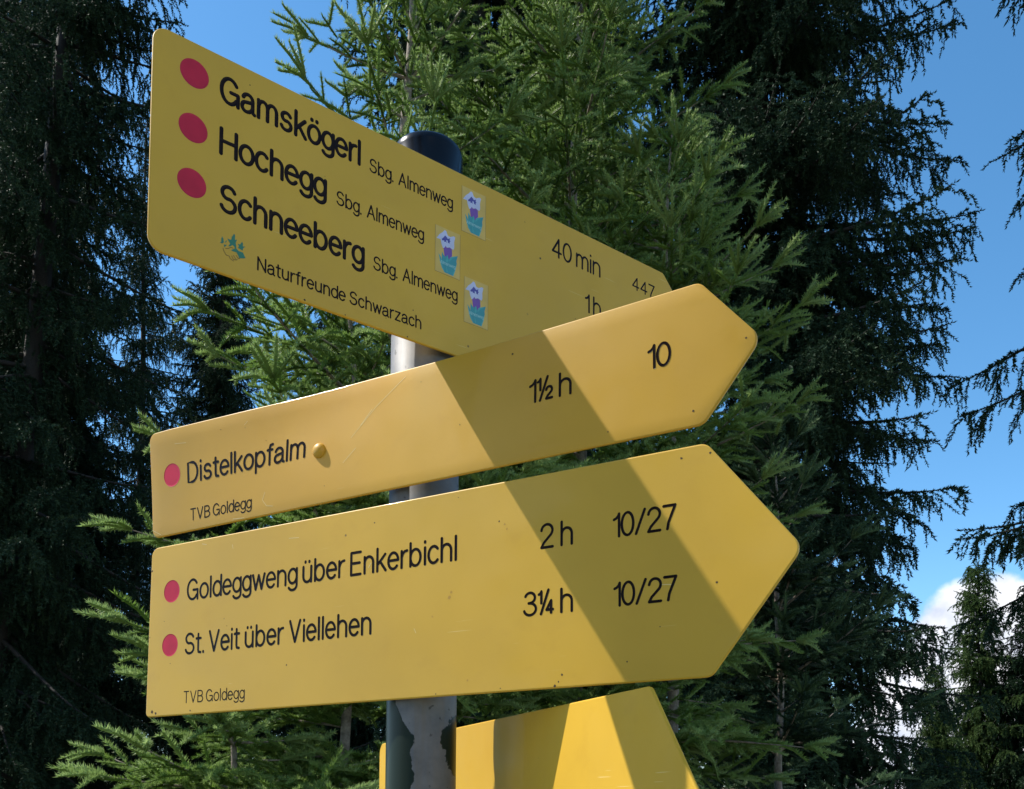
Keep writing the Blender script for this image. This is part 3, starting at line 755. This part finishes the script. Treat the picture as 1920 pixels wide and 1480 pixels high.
def tubes_mesh(name, tubes, mat, parent, seg=6):
    V = []; F = []
    for pts, rad in tubes:
        n = len(pts); base = len(V)
        for i in range(n):
            t = nrmz(pts[min(n-1, i+1)] - pts[max(0, i-1)])
            a = np.cross(t, np.array([0.3, 0.9, 0.2]) if abs(t[2]) > .8 else np.array([0, 0, 1.0])); a = nrmz(a); b = np.cross(t, a)
            for k in range(seg):
                th = 2*math.pi*k/seg
                V.append(pts[i] + (a*math.cos(th) + b*math.sin(th))*rad[i])
        for i in range(n-1):
            for k in range(seg):
                k2 = (k+1) % seg
                F.append((base+i*seg+k, base+i*seg+k2, base+(i+1)*seg+k2, base+(i+1)*seg+k))
    return from_pydata(name, V, F, mat, parent, True)
def grow(p, d, L, step, turn):
    """polyline from p along d; turn(s) is added to the direction per metre"""
    pts = [p.copy()]; ds = [nrmz(d)]; s = 0.0; d = nrmz(d)
    n = max(1, int(round(L/step))); h = L/n
    for i in range(n):
        p = p + d*h; s += h
        pts.append(p.copy())
        d = nrmz(d + turn(s/L)*h)
        ds.append(d)
    return pts, ds
ZUP = np.array([0, 0, 1.0])
def dress(sh, rng, p, d, L, size, tone, kinds, turn=None, u=ZUP, girth=None):
    """needled twigs end to end along a short axis"""
    turn = turn or (lambda t: np.zeros(3))
    pts, ds = grow(p, d, L, size*0.92, turn)
    seglen = L/(len(pts)-1)
    for i in range(len(pts)-1):
        last = i == len(pts)-2
        sh.add(pts[i], ds[i], u, seglen/0.92*rng.uniform(.95, 1.1)/size, tone + (0.25 if last else 0.0) + rng.uniform(-.14, .14), rng.choice(kinds), None if girth is None else girth*rng.uniform(.85, 1.12))
    return pts, ds

def young_spruce(seed, H, slope, z0, templ_len, dens=1.0, lmax=1.3, lean=(0, 0), el_top=50, upturn=0.7):
    rng = random.Random(seed)
    sh = Shoots(); tubes = []
    n = 30
    tr = [np.array([lean[0]*(k/n)**1.5 + 0.012*math.sin(k*0.9+seed), lean[1]*(k/n)**1.5 + 0.012*math.cos(k*0.7+seed), H*k/n]) for k in range(n+1)]
    tubes.append((tr, [0.004 + 0.030*(H/4.5)*(1-k/n)**0.9 for k in range(n+1)]))
    def tp(z):
        x = z/H*n; i = min(n-1, int(x)); f = x-i
        return tr[i]*(1-f) + tr[i+1]*f
    kinds_up = (0, 1, 2, 3); size = templ_len
    def twig_axis(p, d, L, tone, depth, u):
        side = nrmz(np.cross(ZUP, d)) if abs(d[2]) < .97 else np.array([1.0, 0, 0])
        sag = rng.uniform(-1.6, 0.5)
        turn = lambda t: np.array([0, 0, sag])
        L = max(L, 0.055)
        pts, ds = dress(sh, rng, p, d, L, size, tone - (0.12 if depth > 0 else 0.0), kinds_up, turn, u, 0.72 if depth > 0 else 1.08)
        if depth > 0 and L > 0.085:
            s = rng.uniform(.02, .045)
            while s < L-0.015:
                x = s/L*(len(pts)-1); i = min(len(pts)-2, int(x)); f = x - i
                q = pts[i]*(1-f) + pts[i+1]*f; dd = ds[i]
                for sg in (-1, 1):
                    if rng.random() < 0.22: continue
                    ll = rng.uniform(.048, .084)*(1.0 if s < L*.6 else 0.9)
                    a = R(rng.uniform(42, 66))
                    d2 = dd*math.cos(a) + side*sg*math.sin(a) + ZUP*rng.uniform(-.15, .60)
                    twig_axis(q, d2, ll, tone + rng.uniform(-.05, .28), 0, u)
                s += rng.uniform(.036, .056)/dens
    z = z0; branches = []
    while z < H-0.12:
        k = rng.choice((5, 6, 6, 7)); a0 = rng.uniform(0, 360)
        for i in range(k): branches.append((z + rng.uniform(-.02, .02), a0 + 360*i/k + rng.uniform(-14, 14), 1.0))
        gap = rng.uniform(.24, .34)*(0.7+0.3*min(1, (H-z)/2))
        for i in range(int(6*dens)): branches.append((z + rng.uniform(.05, gap-.03), rng.uniform(0, 360), rng.uniform(.35, .62)))
        z += gap
    for z, az, fac in branches:
        t = z/H
        L = min(slope*(H-z) + 0.07, lmax*(1 + 0.4*min(1, max(0, 2.0-z))))*fac*rng.uniform(.80, 1.04)
        el = R(-8 + (el_top+8)*t**1.8 + rng.uniform(-9, 9))
        az = R(az)
        d = np.array([math.cos(az)*math.cos(el), math.sin(az)*math.cos(el), math.sin(el)])
        up0 = -0.55 if t < .6 else 0.1
        turn = lambda s, up0=up0: np.array([0, 0, up0 + upturn*1.6*s])
        p = tp(z)
        pts, ds = grow(p, d, L, 0.035, turn)
        m = len(pts)
        tubes.append((pts[::2] + ([pts[-1]] if (m-1) % 2 else []), None))
        pp = tubes[-1][0]; r0 = 0.0022 + 0.0062*L
        tubes[-1] = (pp, [r0*(1-i/(len(pp)-1)) + 0.0012 for i in range(len(pp))])
        # needles on the outer part of the main axis
        s0 = 0.30
        i0 = int(m*s0)
        for i in range(i0, m-1, 2):
            sh.add(pts[i], ds[i], ZUP, 1.0, 0.30 + (0.35 if i > m-4 else 0) + rng.uniform(-.1, .1), rng.choice(kinds_up), 0.9)
        s = 0.10*L
        while s < L-0.015:
            i = min(m-2, int(s/L*(m-1))); dd = ds[i]; q = pts[i]
            side = nrmz(np.cross(ZUP, dd)) if abs(dd[2]) < .97 else np.array([1.0, 0, 0])
            for sg in (-1, 1):
                if rng.random() < 0.10: continue
                ll = (0.44*(L-s) + 0.05)*rng.uniform(.65, 1.15)*min(1.0, 0.45+2.2*s/L)
                a = R(rng.uniform(42, 62))
                d2 = dd*math.cos(a) + side*sg*math.sin(a) + ZUP*rng.uniform(-.22, .22)
                twig_axis(q, d2, max(.05, ll), 0.22 + 0.28*(s/L) + rng.uniform(-.05, .1), 1, ZUP)
            if rng.random() < 0.5*dens:
                d2 = dd*0.6 + ZUP*rng.uniform(.3, .9)*rng.choice((1, 1, -0.6)) + side*rng.uniform(-.4, .4)
                twig_axis(q, nrmz(d2), rng.uniform(.06, .11), 0.45, 0, ZUP)
            s += rng.uniform(.052, .080)/dens
        side = nrmz(np.cross(ZUP, ds[-1])) if abs(ds[-1][2]) < .97 else np.array([1.0, 0, 0])
        for q_ in (-0.9, -0.45, 0.0, 0.45, 0.9):
            twig_axis(pts[-1], nrmz(ds[-1] + side*q_ + ZUP*rng.uniform(-.1, .45)), rng.uniform(.06, .095), 0.62, 0, ZUP)
    for k in range(5): sh.add(tr[-1] - ZUP*0.05*k, ZUP, np.array([1.0, 0, 0]), 1.0, .6, 0)
    return sh, tubes
def young_templates(seed, n, length, nl, nw):
    rng = random.Random(seed)
    return [needle_template(rng, n, length, nl, nw, sag, (R(46), R(78)), 0.0042) for sag in (0.10, 0.26, 0.48, -0.08)]

def old_spruce(seed, H, slope, base_r, lmax, z_low, size=0.14, dz=0.105, hang=0.45, sparse=1.0):
    rng = random.Random(seed)
    sh = Shoots(); tubes = []
    n = 24
    tr = [np.array([0.05*math.sin(k*0.5+seed), 0.05*math.cos(k*0.4+seed), H*k/n]) for k in range(n+1)]
    tubes.append((tr, [0.01 + base_r*(1-k/n)**0.85 for k in range(n+1)]))
    def tp(z):
        x = z/H*n; i = min(n-1, int(x)); f = x-i
        return tr[i]*(1-f) + tr[i+1]*f
    kinds = (0, 1, 2)
    z = z_low
    while z < H-0.2:
        az = R(rng.uniform(0, 360)); t = z/H
        L = min(slope*(H-z) + 0.25, lmax)*rng.choice((rng.uniform(.45, .8), rng.uniform(.8, 1.12), rng.uniform(.85, 1.12)))
        el = R(-22 + 60*t**2 + rng.uniform(-10, 10))
        d = np.array([math.cos(az)*math.cos(el), math.sin(az)*math.cos(el), math.sin(el)])
        turn = lambda s: np.array([0, 0, -0.22 + 0.62*s])
        pts, ds = grow(tp(z), d, L, 0.10, turn)
        m = len(pts); r0 = 0.007 + 0.011*L
        tubes.append((pts, [r0*(1-i/(m-1)) + 0.003 for i in range(m)]))
        for i in range(int(m*.12), m-1):
            sh.add(pts[i], ds[i], ZUP, 1.0, 0.35 + rng.uniform(-.1, .2), rng.choice(kinds))
        s = 0.06*L
        while s < L:
            i = min(m-2, int(s/L*(m-1))); dd = ds[i]; q = pts[i]
            side = nrmz(np.cross(ZUP, dd)) if abs(dd[2]) < .97 else np.array([1.0, 0, 0])
            for sg in (-1, 1):
                if rng.random() < 0.22: continue
                ll = (0.34*(L-s) + 0.14)*rng.uniform(.55, 1.15)*min(1, .6+1.6*s/L)
                a = R(rng.uniform(40, 70))
                d2 = dd*math.cos(a) + side*sg*math.sin(a) - ZUP*rng.uniform(.0, .5)
                sg_ = rng.uniform(-3.6, -0.6)*hang*2
                p2, dd2 = dress(sh, rng, q, d2, max(.12, ll), size, 0.3 + rng.uniform(-.12, .12), kinds, lambda t_: np.array([0, 0, sg_]))
                # hanging branchlets
                for j in range(1, len(p2)):
                    for _ in range(2):
                        if rng.random() < 0.25: continue
                        a = rng.uniform(0, 6.28)
                        d3 = np.array([math.cos(a)*.45, math.sin(a)*.45, -rng.uniform(.35, 1.1)]) + dd2[j]*.5
                        dress(sh, rng, p2[j], d3, rng.uniform(.7, 1.5)*size*(1+hang), size, 0.25 + rng.uniform(-.12, .14), kinds, lambda t_: np.array([0, 0, -1.5]))
            s += rng.uniform(.10, .16)*sparse
        z += rng.uniform(.6, 1.4)*dz*(1.0 if z > 1.5 else 1.5)
    sh.add(tr[-1], ZUP, np.array([1.0, 0, 0]), 2.0, .5, 0)
    return sh, tubes
def old_templates(seed, n, length, nl, nw):
    rng = random.Random(seed)
    return [needle_template(rng, n, length, nl, nw, sag, (R(30), R(70))) for sag in (0.0, 0.15, 0.3)]

COUNT = {}
def plant(name, loc, rotz, label, group, sh, tubes, templates, m_needle, m_bark, seed, tilt=(0, 0)):
    o = tag(empty(name, loc, rotz), label, 'spruce', group)
    o.rotation_euler = (tilt[0], tilt[1], rotz)
    tubes_mesh('trunk', tubes, m_bark, o)
    foliage_mesh('crown', sh, templates, m_needle, o, random.Random(seed))
    print('TREE', name, len(sh.p), 'twigs')
    return o
def copy_tree(src, loc, rotz, label, scale=1.0, tilt=(0, 0), mat=None):
    c = src.copy(); COL.objects.link(c)
    c.location = loc; c.rotation_euler = (tilt[0], tilt[1], rotz); c.scale = (scale, scale, scale)
    c['label'] = label
    for ch in src.children:
        d = ch.copy(); COL.objects.link(d); d.parent = c
        if mat and ch.name.startswith('crown'):
            d.material_slots[0].link = 'OBJECT'; d.material_slots[0].material = mat
    return c

YT = young_templates(3, 165, 0.080, 0.0130, 0.0026)
GY = 'young spruces close behind the signpost'
sh, tb = young_spruce(11, 4.9, 0.24, 1.2, 0.075, 0.78, 0.55, (0.02, 0.0))
plant('young_spruce', (-0.33, 2.62, 0), R(20), 'slender young spruce with thin grey trunk rising above the black post cap', GY, sh, tb, YT, M_needle_young, M_bark_young, 1)
sh, tb = young_spruce(29, 3.15, 0.80, 0.5, 0.080, 1.05, 0.57, (0.02, 0.0), 16, 0.42)
plant('young_spruce', (-0.44, 2.36, 0), R(50), 'bright low young spruce with long side branches left of the signs', GY, sh, tb, YT, M_needle_young, M_bark_young, 7)
sh, tb = young_spruce(43, 2.12, 0.58, 0.3, 0.080, 1.05, 0.32, (0.0, 0.0), 14, 0.4)
plant('young_spruce', (-0.64, 2.12, 0), R(110), 'low bright young spruce with sprays below the left corner of the large sign', GY, sh, tb, YT, M_needle_young, M_bark_young, 12)
sh, tb = young_spruce(23, 5.1, 0.38, 0.9, 0.080, 0.95, 0.64, (-0.02, 0.02), 36, 0.35)
plant('young_spruce', (0.22, 3.05, 0), R(75), 'bushy bright young spruce with brown upright stem right of the black post cap', GY, sh, tb, YT, M_needle_young, M_bark_young, 2)
sh, tb = young_spruce(31, 3.75, 0.42, 0.9, 0.078, 0.92, 0.40, (0.02, 0.02), 34, 0.3)
plant('young_spruce', (0.46, 2.75, 0), R(15), 'young spruce with curved pale tipped twigs above the right end of the top sign', GY, sh, tb, YT, M_needle_young, M_bark_young, 8)
sh, tb = young_spruce(37, 3.05, 0.40, 0.4, 0.075, 0.95, 0.44, (0.03, 0.0))
plant('young_spruce', (0.96, 3.30, 0), R(130), 'young spruce with painted-in shade to the right of the arrow tips', GY, sh, tb, YT, M_needle_shade, M_bark_young, 3)

OT = old_templates(5, 25, 0.16, 0.036, 0.0175)
GO = 'tall old spruces behind the young ones'
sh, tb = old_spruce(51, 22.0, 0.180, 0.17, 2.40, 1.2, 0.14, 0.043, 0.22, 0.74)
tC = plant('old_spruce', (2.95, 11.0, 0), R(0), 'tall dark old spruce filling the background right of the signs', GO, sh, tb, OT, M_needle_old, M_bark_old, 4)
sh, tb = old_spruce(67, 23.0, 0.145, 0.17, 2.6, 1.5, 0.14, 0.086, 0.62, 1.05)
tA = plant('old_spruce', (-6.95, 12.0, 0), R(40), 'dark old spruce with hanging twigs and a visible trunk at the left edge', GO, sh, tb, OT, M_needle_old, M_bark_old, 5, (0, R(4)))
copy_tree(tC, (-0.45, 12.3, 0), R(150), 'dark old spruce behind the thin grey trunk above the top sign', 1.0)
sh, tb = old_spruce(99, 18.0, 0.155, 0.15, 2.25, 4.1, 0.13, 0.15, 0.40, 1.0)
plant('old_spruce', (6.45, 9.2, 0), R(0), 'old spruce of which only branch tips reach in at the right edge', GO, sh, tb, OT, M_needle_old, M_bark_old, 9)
copy_tree(tC, (-9.0, 16.5, 0), R(80), 'dark old spruce further back, behind the leftmost trunk', 1.05)
copy_tree(tA, (-3.6, 17.5, 0), R(10), 'dark old spruce far back, seen low between left spruce and the signs', 0.62)
copy_tree(tC, (1.3, 17.0, 0), R(260), 'dark old spruce far back, hidden behind the bushy young spruce', 0.9)

FT = old_templates(9, 22, 0.17, 0.042, 0.022)
sh, tb = old_spruce(83, 8.4, 0.27, 0.07, 1.9, 0.6, 0.15, 0.034, 0.2, 0.85)
tE = plant('small_spruce', (12.55, 25.0, 0), R(0), 'small sunlit spruce standing before the white cloud at lower right', 'small spruces in the clearing', sh, tb, FT, M_needle_far, M_bark_old, 6)
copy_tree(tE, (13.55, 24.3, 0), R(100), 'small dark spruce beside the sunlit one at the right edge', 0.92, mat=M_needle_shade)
copy_tree(tE, (10.0, 22.0, 0), R(220), 'low small spruce at the foot of the tall right spruce', 0.62)

# the forest edge closing the view at the left and behind the young spruces, and unseen trees added behind the camera to block sky light
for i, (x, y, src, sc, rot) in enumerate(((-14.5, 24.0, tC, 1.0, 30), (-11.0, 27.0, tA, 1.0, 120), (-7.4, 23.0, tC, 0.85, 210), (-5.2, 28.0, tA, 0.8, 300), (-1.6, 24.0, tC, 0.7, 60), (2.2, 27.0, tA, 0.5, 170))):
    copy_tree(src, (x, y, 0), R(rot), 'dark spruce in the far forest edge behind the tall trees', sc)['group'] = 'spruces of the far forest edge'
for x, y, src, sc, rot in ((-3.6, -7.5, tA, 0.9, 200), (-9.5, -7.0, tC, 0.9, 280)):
    copy_tree(src, (x, y, 0), R(rot), 'unseen dark spruce added behind the camera to block sky light', sc)['group'] = 'added sky-blocking spruces behind the viewpoint'

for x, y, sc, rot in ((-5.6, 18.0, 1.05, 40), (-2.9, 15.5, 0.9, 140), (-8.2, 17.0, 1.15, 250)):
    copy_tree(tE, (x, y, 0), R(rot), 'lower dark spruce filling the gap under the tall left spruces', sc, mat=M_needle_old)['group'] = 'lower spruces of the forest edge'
